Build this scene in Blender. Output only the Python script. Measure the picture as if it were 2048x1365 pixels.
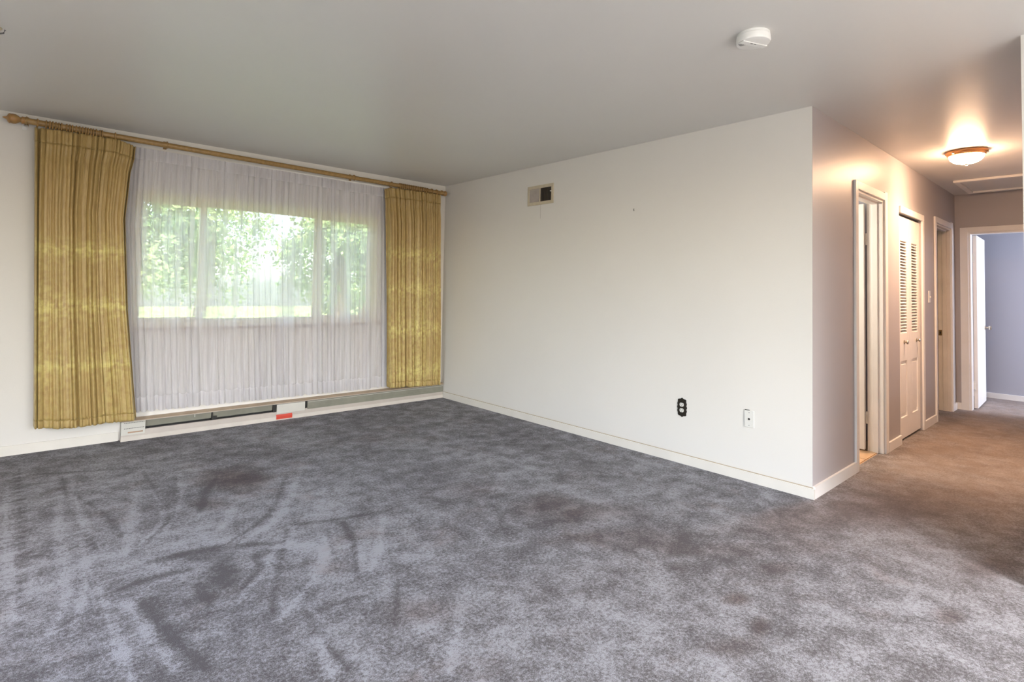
import bpy, bmesh, math, random
import numpy as np
from mathutils import Vector, Matrix

S = bpy.context.scene
C = S.collection
for o in list(bpy.data.objects): bpy.data.objects.remove(o, do_unlink=True)
PI = math.pi

# ------------------------------------------------------------------ camera
CAM = Vector((-3.6934, -5.2639, 1.2402))
cr = Vector((0.74649825, -0.6650673, 0.02063619))
cu = Vector((-0.04082214, -0.01482096, 0.9990565))
cf = Vector((0.66413396, 0.74663634, 0.0382133))
cd = bpy.data.cameras.new('camera'); co = bpy.data.objects.new('camera', cd); C.objects.link(co)
m = Matrix.Identity(4)
for i in range(3):
    m[i][0] = cr[i]; m[i][1] = cu[i]; m[i][2] = -cf[i]; m[i][3] = CAM[i]
co.matrix_world = m
cd.sensor_width = 36.0; cd.lens = 1099.518 / 2048 * 36
cd.shift_x = (1024 - 1014.015) / 2048
cd.shift_y = (538.895 - 682.5) / 2048
cd.clip_start = 0.05; cd.clip_end = 300
S.camera = co

# ------------------------------------------------------------------ world, sun, lights, exposure
S.view_settings.view_transform = 'Standard'; S.view_settings.look = 'None'
S.view_settings.gamma = 1.0; S.view_settings.use_curve_mapping = False
S.view_settings.exposure = 0.0
w = bpy.data.worlds.new('world'); S.world = w; w.use_nodes = True
nt = w.node_tree; nt.nodes.clear()
sky = nt.nodes.new('ShaderNodeTexSky'); sky.sky_type = 'NISHITA'; sky.sun_disc = False
sky.sun_elevation = math.radians(48); sky.sun_rotation = math.radians(200); sky.dust_density = 3.0
bg = nt.nodes.new('ShaderNodeBackground'); bg.inputs[1].default_value = 2.0
wo = nt.nodes.new('ShaderNodeOutputWorld')
nt.links.new(sky.outputs[0], bg.inputs[0]); nt.links.new(bg.outputs[0], wo.inputs[0])

def add_light(name, kind, loc, aim, power, color, size=None, size_y=None, angle=None):
    l = bpy.data.lights.new(name, kind); l.energy = power; l.color = color
    if kind == 'AREA':
        l.shape = 'RECTANGLE'; l.size = size; l.size_y = size_y or size
    if angle: l.angle = angle
    if kind == 'POINT' and size: l.shadow_soft_size = size
    o = bpy.data.objects.new(name, l); C.objects.link(o); o.location = loc
    if aim is not None:
        o.rotation_euler = (Vector(aim) - Vector(loc)).to_track_quat('-Z', 'Y').to_euler()
    return o
add_light('sun', 'SUN', (0, -6.5, 12), (1.2, 0, 0), 36.0, (1.0, 0.93, 0.80), angle=0.01)
# daylight through the wide window in the wall behind the camera
add_light('window_daylight', 'AREA', (-2.6, -7.62, 1.30), (-2.6, 0, 1.30), 56, (1.0, 0.975, 0.94), 3.0, 1.9)
add_light('left_fill', 'AREA', (-5.32, -4.0, 1.35), (0, -3.2, 1.3), 24, (1.0, 0.98, 0.95), 1.9, 1.7)  # fill added on the unseen left side to even out the wall light
# unseen lamp added behind the camera to brighten the ceiling, like a bounced flash
add_light('ceiling_fill', 'AREA', (-2.2, -6.3, 1.75), (-1.3, -5.2, 2.44), 10, (1.0, 0.98, 0.96), 0.9, 0.9)
# daylight of the bedroom window (right of the end doorway)
add_light('bedroom_daylight', 'AREA', (5.1, -7.0, 1.5), (5.0, -4.0, 1.0), 125, (0.84, 0.88, 1.0), 1.3, 1.3)
add_light('bathroom_fill', 'AREA', (0.55, -3.0, 1.9), (1.5, -3.9, 1.0), 24, (1.0, 0.88, 0.72), 0.4, 0.25)  # unseen fill added in the bathroom to brighten the open door and jamb
# the bulbs of the hall ceiling light: the glass itself glows (below), this is their downward light
hl = add_light('hall_lamp_bulbs', 'SPOT', (1.985, -4.43, 2.31), (1.985, -4.43, 0), 125, (1.0, 0.64, 0.40)); hl.data.spot_size = math.radians(165); hl.data.spot_blend = 1.0; hl.data.shadow_soft_size = 0.09

# ------------------------------------------------------------------ materials
def mat(name, base, rough=0.6, spec=0.5, metal=0.0, noise=0.0, nscale=8.0, bump=0.0, bscale=200.0, col2=None, emit=None, estr=0.0, coat=0.0):
    mt = bpy.data.materials.new(name); mt.use_nodes = True
    n = mt.node_tree; b = n.nodes['Principled BSDF']
    b.inputs['Base Color'].default_value = (*base, 1); b.inputs['Roughness'].default_value = rough
    b.inputs['Specular IOR Level'].default_value = spec; b.inputs['Metallic'].default_value = metal
    b.inputs['Coat Weight'].default_value = coat
    if emit:
        b.inputs['Emission Color'].default_value = (*emit, 1); b.inputs['Emission Strength'].default_value = estr
    tc = n.nodes.new('ShaderNodeTexCoord')
    if noise or col2:
        t = n.nodes.new('ShaderNodeTexNoise'); t.inputs['Scale'].default_value = nscale; t.inputs['Detail'].default_value = 5
        n.links.new(tc.outputs['Object'], t.inputs['Vector'])
        r = n.nodes.new('ShaderNodeValToRGB')
        c2 = col2 or tuple(c * (1 - noise) for c in base)
        r.color_ramp.elements[0].position = 0.35; r.color_ramp.elements[1].position = 0.65
        r.color_ramp.elements[0].color = (*c2, 1); r.color_ramp.elements[1].color = (*base, 1)
        n.links.new(t.outputs['Fac'], r.inputs['Fac']); n.links.new(r.outputs['Color'], b.inputs['Base Color'])
    if bump:
        t = n.nodes.new('ShaderNodeTexNoise'); t.inputs['Scale'].default_value = bscale; t.inputs['Detail'].default_value = 3
        n.links.new(tc.outputs['Object'], t.inputs['Vector'])
        bp = n.nodes.new('ShaderNodeBump'); bp.inputs['Strength'].default_value = bump; bp.inputs['Distance'].default_value = 0.002
        n.links.new(t.outputs['Fac'], bp.inputs['Height']); n.links.new(bp.outputs['Normal'], b.inputs['Normal'])
    return mt

M = {}
M['wall_white'] = mat('wall_white', (0.70, 0.68, 0.64), 0.75, 0.25, noise=0.025, nscale=1.3, bump=0.15, bscale=120)
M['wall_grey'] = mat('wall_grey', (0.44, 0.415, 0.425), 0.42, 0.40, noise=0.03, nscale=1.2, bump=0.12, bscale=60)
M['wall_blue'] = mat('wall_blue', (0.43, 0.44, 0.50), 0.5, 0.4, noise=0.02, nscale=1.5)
M['ceiling'] = mat('ceiling', (0.68, 0.67, 0.65), 0.40, 0.42, noise=0.03, nscale=0.9, bump=0.12, bscale=25)
M['trim'] = mat('trim', (0.86, 0.84, 0.81), 0.4, 0.5, noise=0.04, nscale=6)
M['baseboard'] = mat('baseboard', (0.72, 0.69, 0.63), 0.45, 0.4, noise=0.06, nscale=5)
M['door'] = mat('door', (0.88, 0.86, 0.84), 0.42, 0.5, noise=0.03, nscale=4)
M['jamb_dirty'] = mat('jamb_dirty', (0.78, 0.72, 0.65), 0.45, 0.5, noise=0.1, nscale=5)
M['dark'] = mat('dark', (0.012, 0.011, 0.010), 0.5)
M['metal'] = mat('metal', (0.62, 0.58, 0.52), 0.25, 0.5, 1.0)
M['nickel'] = mat('nickel', (0.55, 0.50, 0.43), 0.28, 0.5, 1.0)
M['brass'] = mat('brass', (0.62, 0.42, 0.18), 0.3, 0.5, 1.0)
M['copper'] = mat('copper', (0.55, 0.27, 0.11), 0.38, 0.5, 0.85)
M['tile'] = mat('tile', (0.62, 0.42, 0.25), 0.35, 0.5, noise=0.1, nscale=12)
M['gold_wood'] = mat('gold_wood', (0.36, 0.22, 0.075), 0.38, 0.5, noise=0.30, nscale=40)
M['ring_wood'] = mat('ring_wood', (0.38, 0.22, 0.075), 0.35, 0.5, noise=0.35, nscale=60)
M['finial'] = mat('finial', (0.38, 0.18, 0.055), 0.3, 0.5, col2=(0.30, 0.19, 0.07), nscale=30)
M['white_plastic'] = mat('white_plastic', (0.80, 0.80, 0.78), 0.35, 0.5)
M['black_plate'] = mat('black_plate', (0.018, 0.014, 0.009), 0.35, 0.5, noise=0.3, nscale=60)
M['ivory'] = mat('ivory', (0.68, 0.67, 0.63), 0.4)
M['sill_wood'] = mat('sill_wood', (0.36, 0.22, 0.13), 0.5, noise=0.3, nscale=15)
M['window_frame'] = mat('window_frame', (0.82, 0.70, 0.50), 0.5, noise=0.1, nscale=8)
M['heater_beige'] = mat('heater_beige', (0.46, 0.41, 0.365), 0.45, 0.4, noise=0.08, nscale=9)
M['heater_lip'] = mat('heater_lip', (0.42, 0.33, 0.24), 0.5, 0.4, noise=0.15, nscale=14)
M['heater_green'] = mat('heater_green', (0.24, 0.235, 0.19), 0.45, 0.4, noise=0.15, nscale=10)
M['heater_rail'] = mat('heater_rail', (0.60, 0.555, 0.50), 0.45, 0.4, noise=0.08, nscale=9)
M['heater_light'] = mat('heater_light', (0.56, 0.55, 0.50), 0.45, 0.4, noise=0.06, nscale=10)
M['fin'] = mat('fin', (0.20, 0.20, 0.20), 0.45, 0.5, 0.7)
M['red'] = mat('red', (0.55, 0.055, 0.03), 0.5)
M['vent'] = mat('vent', (0.56, 0.49, 0.36), 0.5, noise=0.12, nscale=25)
M['vent_plate'] = mat('vent_plate', (0.42, 0.37, 0.33), 0.5, noise=0.15, nscale=14)
M['vent_fin'] = mat('vent_fin', (0.07, 0.055, 0.04), 0.5)
M['stain_brown'] = mat('stain_brown', (0.46, 0.37, 0.26), 0.7)
M['lawn'] = mat('lawn', (0.20, 0.235, 0.09), 0.9, 0.1, noise=0.5, nscale=1.5)
M['bark'] = mat('bark', (0.13, 0.09, 0.06), 0.9, 0.1, noise=0.5, nscale=12)
M['siding'] = mat('siding', (0.5, 0.42, 0.33), 0.8)

def leaf_mat():
    mt = bpy.data.materials.new('leaf'); mt.use_nodes = True; n = mt.node_tree; n.nodes.clear()
    out = n.nodes.new('ShaderNodeOutputMaterial'); mx = n.nodes.new('ShaderNodeMixShader'); mx.inputs[0].default_value = 0.4
    d = n.nodes.new('ShaderNodeBsdfDiffuse'); t = n.nodes.new('ShaderNodeBsdfTranslucent')
    g = n.nodes.new('ShaderNodeNewGeometry'); r = n.nodes.new('ShaderNodeValToRGB')
    r.color_ramp.elements[0].color = (0.12, 0.20, 0.09, 1); r.color_ramp.elements[1].color = (0.34, 0.42, 0.20, 1)
    n.links.new(g.outputs['Random Per Island'], r.inputs['Fac'])
    n.links.new(r.outputs['Color'], d.inputs['Color']); n.links.new(r.outputs['Color'], t.inputs['Color'])
    n.links.new(d.outputs[0], mx.inputs[1]); n.links.new(t.outputs[0], mx.inputs[2]); n.links.new(mx.outputs[0], out.inputs[0])
    return mt
M['leaf'] = leaf_mat()

def glass_mat():
    mt = bpy.data.materials.new('glass'); mt.use_nodes = True; n = mt.node_tree; n.nodes.clear()
    out = n.nodes.new('ShaderNodeOutputMaterial'); mx = n.nodes.new('ShaderNodeMixShader')
    t = n.nodes.new('ShaderNodeBsdfTransparent'); t.inputs[0].default_value = (0.93, 0.97, 0.95, 1)
    g = n.nodes.new('ShaderNodeBsdfGlossy'); g.inputs['Roughness'].default_value = 0.02
    f = n.nodes.new('ShaderNodeFresnel'); f.inputs['IOR'].default_value = 1.45
    n.links.new(f.outputs[0], mx.inputs[0]); n.links.new(t.outputs[0], mx.inputs[1]); n.links.new(g.outputs[0], mx.inputs[2])
    n.links.new(mx.outputs[0], out.inputs[0]); return mt
M['glass'] = glass_mat()

def sheer_mat(name, a0, a1, col=(0.78, 0.77, 0.80), scale=46.0):
    """thin gauze: woven threads (diffuse + translucent) with open gaps; density follows the gathers"""
    mt = bpy.data.materials.new(name); mt.use_nodes = True; n = mt.node_tree; n.nodes.clear()
    out = n.nodes.new('ShaderNodeOutputMaterial')
    d = n.nodes.new('ShaderNodeBsdfDiffuse'); d.inputs['Color'].default_value = (*col, 1)
    t = n.nodes.new('ShaderNodeBsdfTranslucent'); t.inputs['Color'].default_value = (*col, 1)
    m1 = n.nodes.new('ShaderNodeMixShader'); m1.inputs[0].default_value = 0.5
    tr = n.nodes.new('ShaderNodeBsdfTransparent'); m2 = n.nodes.new('ShaderNodeMixShader')
    tc = n.nodes.new('ShaderNodeTexCoord'); mp = n.nodes.new('ShaderNodeMapping'); mp.inputs['Scale'].default_value = (1, 0, 0.035)
    ns = n.nodes.new('ShaderNodeTexNoise'); ns.inputs['Scale'].default_value = scale; ns.inputs['Detail'].default_value = 3; ns.inputs['Roughness'].default_value = 0.5
    r = n.nodes.new('ShaderNodeMapRange'); r.inputs[1].default_value = 0.40; r.inputs[2].default_value = 0.60
    r.inputs[3].default_value = a0; r.inputs[4].default_value = a1
    n.links.new(tc.outputs['Object'], mp.inputs[0]); n.links.new(mp.outputs[0], ns.inputs['Vector'])
    n.links.new(ns.outputs['Fac'], r.inputs[0]); n.links.new(r.outputs[0], m2.inputs[0])
    n.links.new(d.outputs[0], m1.inputs[1]); n.links.new(t.outputs[0], m1.inputs[2])
    n.links.new(tr.outputs[0], m2.inputs[1]); n.links.new(m1.outputs[0], m2.inputs[2]); n.links.new(m2.outputs[0], out.inputs[0])
    return mt
M['sheer'] = sheer_mat('sheer', 0.60, 0.90, scale=15.0)
M['sheer_hem'] = sheer_mat('sheer_hem', 0.86, 0.97)

def brocade():
    """gold brocade: fine slub, yellower sheen where the cloth was folded flat"""
    mt = bpy.data.materials.new('gold_brocade'); mt.use_nodes = True; n = mt.node_tree; b = n.nodes['Principled BSDF']
    tc = n.nodes.new('ShaderNodeTexCoord')
    mp = n.nodes.new('ShaderNodeMapping'); mp.inputs['Scale'].default_value = (1, 1, 0.12)
    ns = n.nodes.new('ShaderNodeTexNoise'); ns.inputs['Scale'].default_value = 90; ns.inputs['Detail'].default_value = 6; ns.inputs['Roughness'].default_value = 0.75
    n.links.new(tc.outputs['Object'], mp.inputs[0]); n.links.new(mp.outputs[0], ns.inputs['Vector'])
    r = n.nodes.new('ShaderNodeValToRGB')
    r.color_ramp.elements[0].position = 0.32; r.color_ramp.elements[1].position = 0.68
    r.color_ramp.elements[0].color = (0.30, 0.195, 0.068, 1); r.color_ramp.elements[1].color = (0.44, 0.315, 0.120, 1)
    n.links.new(ns.outputs['Fac'], r.inputs['Fac'])
    at = n.nodes.new('ShaderNodeAttribute'); at.attribute_name = 'crease'
    nb = n.nodes.new('ShaderNodeTexNoise'); nb.inputs['Scale'].default_value = 26; nb.inputs['Detail'].default_value = 5
    n.links.new(tc.outputs['Object'], nb.inputs['Vector'])
    rb = n.nodes.new('ShaderNodeMapRange'); rb.inputs[1].default_value = 0.36; rb.inputs[2].default_value = 0.66
    n.links.new(nb.outputs['Fac'], rb.inputs[0])
    mu = n.nodes.new('ShaderNodeMath'); mu.operation = 'MULTIPLY'; n.links.new(rb.outputs[0], mu.inputs[0]); n.links.new(at.outputs['Fac'], mu.inputs[1])
    mx = n.nodes.new('ShaderNodeMix'); mx.data_type = 'RGBA'; mx.inputs[7].default_value = (0.62, 0.55, 0.20, 1)
    n.links.new(mu.outputs[0], mx.inputs[0]); n.links.new(r.outputs['Color'], mx.inputs[6])
    n.links.new(mx.outputs[2], b.inputs['Base Color'])
    b.inputs['Roughness'].default_value = 0.42; b.inputs['Specular IOR Level'].default_value = 0.5
    b.inputs['Sheen Weight'].default_value = 0.25; b.inputs['Sheen Tint'].default_value = (0.9, 0.8, 0.4, 1)
    bp = n.nodes.new('ShaderNodeBump'); bp.inputs['Strength'].default_value = 0.2; bp.inputs['Distance'].default_value = 0.002
    n.links.new(ns.outputs['Fac'], bp.inputs['Height']); n.links.new(bp.outputs['Normal'], b.inputs['Normal'])
    return mt
M['brocade'] = brocade()

def carpet_mat():
    mt = bpy.data.materials.new('carpet'); mt.use_nodes = True; n = mt.node_tree; b = n.nodes['Principled BSDF']
    L = n.links.new
    tc = n.nodes.new('ShaderNodeTexCoord')
    def noise(sc, det, ro=0.5, dis=0.0, stretch=None):
        t = n.nodes.new('ShaderNodeTexNoise'); t.inputs['Scale'].default_value = sc; t.inputs['Detail'].default_value = det
        t.inputs['Roughness'].default_value = ro; t.inputs['Distortion'].default_value = dis
        if stretch:
            mp = n.nodes.new('ShaderNodeMapping'); mp.inputs['Scale'].default_value = stretch
            L(tc.outputs['Object'], mp.inputs[0]); L(mp.outputs[0], t.inputs['Vector'])
        else: L(tc.outputs['Object'], t.inputs['Vector'])
        return t.outputs['Fac']
    def mth(op, a, bb):
        x = n.nodes.new('ShaderNodeMath'); x.operation = op
        for i, v in enumerate((a, bb)):
            if isinstance(v, (int, float)): x.inputs[i].default_value = v
            else: L(v, x.inputs[i])
        return x.outputs[0]
    big = noise(1.1, 3, 0.55, 0.3); mid = noise(7.0, 6, 0.72, 0.2); fine = noise(75, 4, 0.8); tuft = noise(260, 2, 0.6)
    at = n.nodes.new('ShaderNodeAttribute'); at.attribute_name = 'pile'
    st = n.nodes.new('ShaderNodeAttribute'); st.attribute_name = 'stain'
    # brushed state of the pile: large patches + mottling broken by tufts + the vacuum strokes
    s = mth('ADD', mth('MULTIPLY', mth('SUBTRACT', big, 0.5), 1.1), mth('MULTIPLY', mth('SUBTRACT', mid, 0.5), 2.2))
    s = mth('ADD', s, mth('MULTIPLY', mth('SUBTRACT', fine, 0.5), 2.7))
    s = mth('ADD', s, mth('MULTIPLY', mth('SUBTRACT', tuft, 0.5), 1.4))
    s = mth('ADD', s, mth('MULTIPLY', mth('MULTIPLY', at.outputs['Fac'], 0.46), mth('ADD', mth('MULTIPLY', fine, 1.5), mth('MULTIPLY', mid, 0.5))))
    s = mth('ADD', s, 0.5)
    r = n.nodes.new('ShaderNodeValToRGB'); e = r.color_ramp.elements
    e[0].position = 0.05; e[0].color = (0.080, 0.070, 0.064, 1)
    e[1].position = 0.95; e[1].color = (0.345, 0.343, 0.362, 1)
    k = e.new(0.45); k.color = (0.170, 0.160, 0.158, 1)
    L(s, r.inputs['Fac'])
    # brown soiling
    sn = noise(2.3, 5, 0.65, 0.4)
    so = n.nodes.new('ShaderNodeMapRange'); so.inputs[1].default_value = 0.56; so.inputs[2].default_value = 0.72; so.inputs[4].default_value = 0.55
    L(sn, so.inputs[0])
    stf = mth('MULTIPLY', st.outputs['Fac'], mth('ADD', mth('MULTIPLY', fine, 1.6), 0.1))
    tot = mth('MINIMUM', mth('ADD', so.outputs[0], stf), 0.9)
    mx = n.nodes.new('ShaderNodeMix'); mx.data_type = 'RGBA'; mx.blend_type = 'MULTIPLY'; mx.inputs[7].default_value = (0.70, 0.54, 0.44, 1)
    L(tot, mx.inputs[0]); L(r.outputs['Color'], mx.inputs[6])
    wn = n.nodes.new('ShaderNodeAttribute'); wn.attribute_name = 'worn_lamplit'
    mw = n.nodes.new('ShaderNodeMix'); mw.data_type = 'RGBA'; mw.inputs[7].default_value = (0.40, 0.30, 0.23, 1)  # tan for hall wear and lamp warmth painted into the colour
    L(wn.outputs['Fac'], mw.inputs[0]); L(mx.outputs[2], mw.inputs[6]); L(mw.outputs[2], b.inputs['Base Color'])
    b.inputs['Roughness'].default_value = 0.95; b.inputs['Specular IOR Level'].default_value = 0.1
    b.inputs['Sheen Weight'].default_value = 0.12; b.inputs['Sheen Roughness'].default_value = 0.6; b.inputs['Sheen Tint'].default_value = (0.75, 0.8, 1, 1)
    bp = n.nodes.new('ShaderNodeBump'); bp.inputs['Strength'].default_value = 0.7; bp.inputs['Distance'].default_value = 0.006
    L(mth('ADD', mth('MULTIPLY', fine, 0.7), tuft), bp.inputs['Height']); L(bp.outputs['Normal'], b.inputs['Normal'])
    return mt
M['carpet'] = carpet_mat()

# ------------------------------------------------------------------ helpers
def obj(name, bm, material, parent=None, smooth=False, bevel=0.0):
    me = bpy.data.meshes.new(name)
    bmesh.ops.recalc_face_normals(bm, faces=bm.faces[:])
    bm.to_mesh(me); bm.free()
    if smooth:
        for p in me.polygons: p.use_smooth = True
        me.set_sharp_from_angle(angle=math.radians(38))
    me.materials.append(material)
    o = bpy.data.objects.new(name, me); C.objects.link(o)
    if parent is not None:
        o.parent = parent; o.matrix_parent_inverse = Matrix.Translation(-Vector(parent.location))
    if bevel:
        md = o.modifiers.new('bevel', 'BEVEL'); md.width = bevel; md.segments = 2; md.limit_method = 'ANGLE'
    return o
def box(bm, x0, x1, y0, y1, z0, z1):
    if x0 > x1: x0, x1 = x1, x0
    if y0 > y1: y0, y1 = y1, y0
    if z0 > z1: z0, z1 = z1, z0
    v = [bm.verts.new(p) for p in ((x0,y0,z0),(x1,y0,z0),(x1,y1,z0),(x0,y1,z0),(x0,y0,z1),(x1,y0,z1),(x1,y1,z1),(x0,y1,z1))]
    for f in ((0,3,2,1),(4,5,6,7),(0,1,5,4),(1,2,6,5),(2,3,7,6),(3,0,4,7)): bm.faces.new([v[i] for i in f])
def boxes(*bs):
    bm = bmesh.new()
    for b in bs: box(bm, *b)
    return bm
def lathe(prof, seg=32, center=(0,0,0), axis='z'):
    """prof: (radius, height) pairs revolved round the axis"""
    bm = bmesh.new(); rings = []
    for r, h in prof:
        ring = []
        for i in range(seg):
            a = 2*PI*i/seg; p = (r*math.cos(a), r*math.sin(a), h)
            if axis == 'x': p = (p[2], p[0], p[1])
            if axis == 'y': p = (p[0], p[2], p[1])
            ring.append(bm.verts.new((p[0]+center[0], p[1]+center[1], p[2]+center[2])))
        rings.append(ring)
    for a, b in zip(rings, rings[1:]):
        for i in range(seg): bm.faces.new((a[i], a[(i+1)%seg], b[(i+1)%seg], b[i]))
    if prof[0][0] > 1e-6: bm.faces.new(rings[0])
    if prof[-1][0] > 1e-6: bm.faces.new(rings[-1])
    bmesh.ops.remove_doubles(bm, verts=bm.verts[:], dist=1e-6)
    return bm
def tube(pts, r, seg=10, bm=None):
    bm = bm or bmesh.new(); rings = []
    P = [Vector(p) for p in pts]
    for i, p in enumerate(P):
        d = (P[min(i+1, len(P)-1)] - P[max(i-1, 0)]).normalized()
        up = Vector((0,0,1)) if abs(d.z) < 0.9 else Vector((1,0,0))
        a = d.cross(up).normalized(); b = d.cross(a)
        rr = r[i] if isinstance(r, (list, tuple)) else r
        rings.append([bm.verts.new(p + (a*math.cos(2*PI*k/seg) + b*math.sin(2*PI*k/seg))*rr) for k in range(seg)])
    for a, b in zip(rings, rings[1:]):
        for i in range(seg): bm.faces.new((a[i], a[(i+1)%seg], b[(i+1)%seg], b[i]))
    bm.faces.new(rings[0]); bm.faces.new(rings[-1])
    return bm
def torus(R, r, axis='x', seg=24, sub=8, bm=None, c=(0,0,0)):
    bm = bm or bmesh.new(); rings = []
    for i in range(seg):
        a = 2*PI*i/seg; ring = []
        for k in range(sub):
            t = 2*PI*k/sub; rad = R + r*math.cos(t); h = r*math.sin(t)
            p = (h, rad*math.cos(a), rad*math.sin(a)) if axis == 'x' else (rad*math.cos(a), rad*math.sin(a), h) if axis == 'z' else (rad*math.cos(a), h, rad*math.sin(a))
            ring.append(bm.verts.new((p[0]+c[0], p[1]+c[1], p[2]+c[2])))
        rings.append(ring)
    for i in range(seg):
        A, B = rings[i], rings[(i+1) % seg]
        for k in range(sub): bm.faces.new((A[k], A[(k+1)%sub], B[(k+1)%sub], B[k]))
    return bm
def poly(pts, thick, bm=None):
    """pts: outline points; thick: vector added for the depth"""
    bm = bm or bmesh.new(); t = Vector(thick)
    a = [bm.verts.new(p) for p in pts]; b = [bm.verts.new(Vector(p) + t) for p in pts]
    bm.faces.new(a); bm.faces.new(b[::-1])
    for i in range(len(a)): bm.faces.new((a[i], a[(i+1)%len(a)], b[(i+1)%len(a)], b[i]))
    return bm
def tag(o, label=None, cat=None, group=None, kind=None):
    if label: o['label'] = label
    if cat: o['category'] = cat
    if group: o['group'] = group
    if kind: o['kind'] = kind
    return o
def thing(name, label, cat, loc, group=None, kind=None):
    o = bpy.data.objects.new(name, None); C.objects.link(o); o.location = loc; o.empty_display_size = 0.05
    return tag(o, label, cat, group, kind)
def struct(name, bm, m, label=None, parent=None, **k):
    o = obj(name, bm, m, parent, **k); o['kind'] = 'structure'
    if label: o['label'] = label
    return o
def parent_keep(o, par):
    o.parent = par; o.matrix_parent_inverse = Matrix.Translation(-Vector(par.location))

# ------------------------------------------------------------------ the room shell
CH = 2.44                       # ceiling height
HY = -3.973                     # hall wall face
HX = 4.336                      # end of the hall
OY = -4.968                      # opposite hall wall face
OX = -0.352                     # its corner towards the room
LX, BY = -5.3, -7.6             # left and back walls of the room
WT = 0.11
WX0, WX1, WZ0, WZ1 = -3.02, -0.845, 0.875, 1.985     # window opening

struct('wall_window', boxes((LX-0.15, WX0, 0, 0.2, 0, CH), (WX1, WT, 0, 0.2, 0, CH), (WX0, WX1, 0, 0.2, 0, WZ0), (WX0, WX1, 0, 0.2, WZ1, CH)), M['wall_white'], 'off-white painted wall with the wide window behind the curtains')
struct('wall_white', boxes((0, WT, HY+0.0015, 0, 0, CH)), M['wall_white'], 'wide blank off-white wall with outlet and air vent')
struct('wall_left', boxes((LX-0.15, LX, BY-0.15, -5.0, 0, CH), (LX-0.15, LX, -3.0, 0, 0, CH), (LX-0.15, LX, -5.0, -3.0, 0, 0.45), (LX-0.15, LX, -5.0, -3.0, 2.25, CH)), M['wall_white'], 'off-white wall on the left, outside the picture')  # opening made for the added left fill light
# wall behind the camera with its own wide window opening
struct('wall_back', boxes((LX-0.15, -4.2, BY-0.15, BY, 0, CH), (-1.0, OX+WT, BY-0.15, BY, 0, CH), (-4.2, -1.0, BY-0.15, BY, 0, 0.3), (-4.2, -1.0, BY-0.15, BY, 2.3, CH)), M['wall_white'], 'wall behind the camera with a wide window')
struct('wall_right', boxes((OX, OX+WT, BY, OY, 0, CH)), M['wall_white'], 'off-white wall end at the right edge of the picture')
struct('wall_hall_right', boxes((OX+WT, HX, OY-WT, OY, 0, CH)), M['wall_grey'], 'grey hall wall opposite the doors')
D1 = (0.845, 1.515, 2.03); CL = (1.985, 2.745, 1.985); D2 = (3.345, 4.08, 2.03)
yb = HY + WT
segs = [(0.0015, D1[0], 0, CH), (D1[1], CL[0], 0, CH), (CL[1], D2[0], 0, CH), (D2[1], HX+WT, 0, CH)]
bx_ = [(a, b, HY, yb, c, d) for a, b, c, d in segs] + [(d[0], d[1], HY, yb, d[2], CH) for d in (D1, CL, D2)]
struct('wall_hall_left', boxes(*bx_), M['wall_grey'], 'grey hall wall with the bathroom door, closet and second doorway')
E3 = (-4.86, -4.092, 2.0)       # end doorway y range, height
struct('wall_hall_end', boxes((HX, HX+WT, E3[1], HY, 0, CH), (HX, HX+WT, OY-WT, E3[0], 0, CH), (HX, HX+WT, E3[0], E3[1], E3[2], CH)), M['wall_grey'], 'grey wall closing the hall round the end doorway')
# the rooms seen through the doors
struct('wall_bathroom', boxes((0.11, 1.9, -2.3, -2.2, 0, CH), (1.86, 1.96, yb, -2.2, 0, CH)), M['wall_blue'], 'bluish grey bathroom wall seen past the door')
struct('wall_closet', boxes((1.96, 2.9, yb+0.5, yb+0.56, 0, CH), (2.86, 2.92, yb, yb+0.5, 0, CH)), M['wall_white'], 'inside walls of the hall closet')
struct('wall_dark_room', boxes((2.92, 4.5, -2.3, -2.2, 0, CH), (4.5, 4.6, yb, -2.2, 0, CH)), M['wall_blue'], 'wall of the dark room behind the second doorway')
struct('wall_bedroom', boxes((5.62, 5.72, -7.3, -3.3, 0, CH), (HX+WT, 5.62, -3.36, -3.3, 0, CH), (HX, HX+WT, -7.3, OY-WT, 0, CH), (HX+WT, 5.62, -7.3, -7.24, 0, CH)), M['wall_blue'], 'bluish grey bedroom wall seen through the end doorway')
struct('baseboard_bedroom', boxes((5.606, 5.62, -7.2, -3.37, 0, 0.065)), M['trim'], 'white baseboard of the bedroom')
struct('ceiling', boxes((LX-0.15, 5.75, BY-0.15, 0.2, CH, CH+0.2)), M['ceiling'], 'smooth off-white painted ceiling')
# siding-clad roof edge outside
struct('trim_eave', boxes((LX-0.3, 5.9, 0.2, 0.62, CH+0.12, CH+0.3)), M['siding'], 'roof eave above the window outside')

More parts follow.
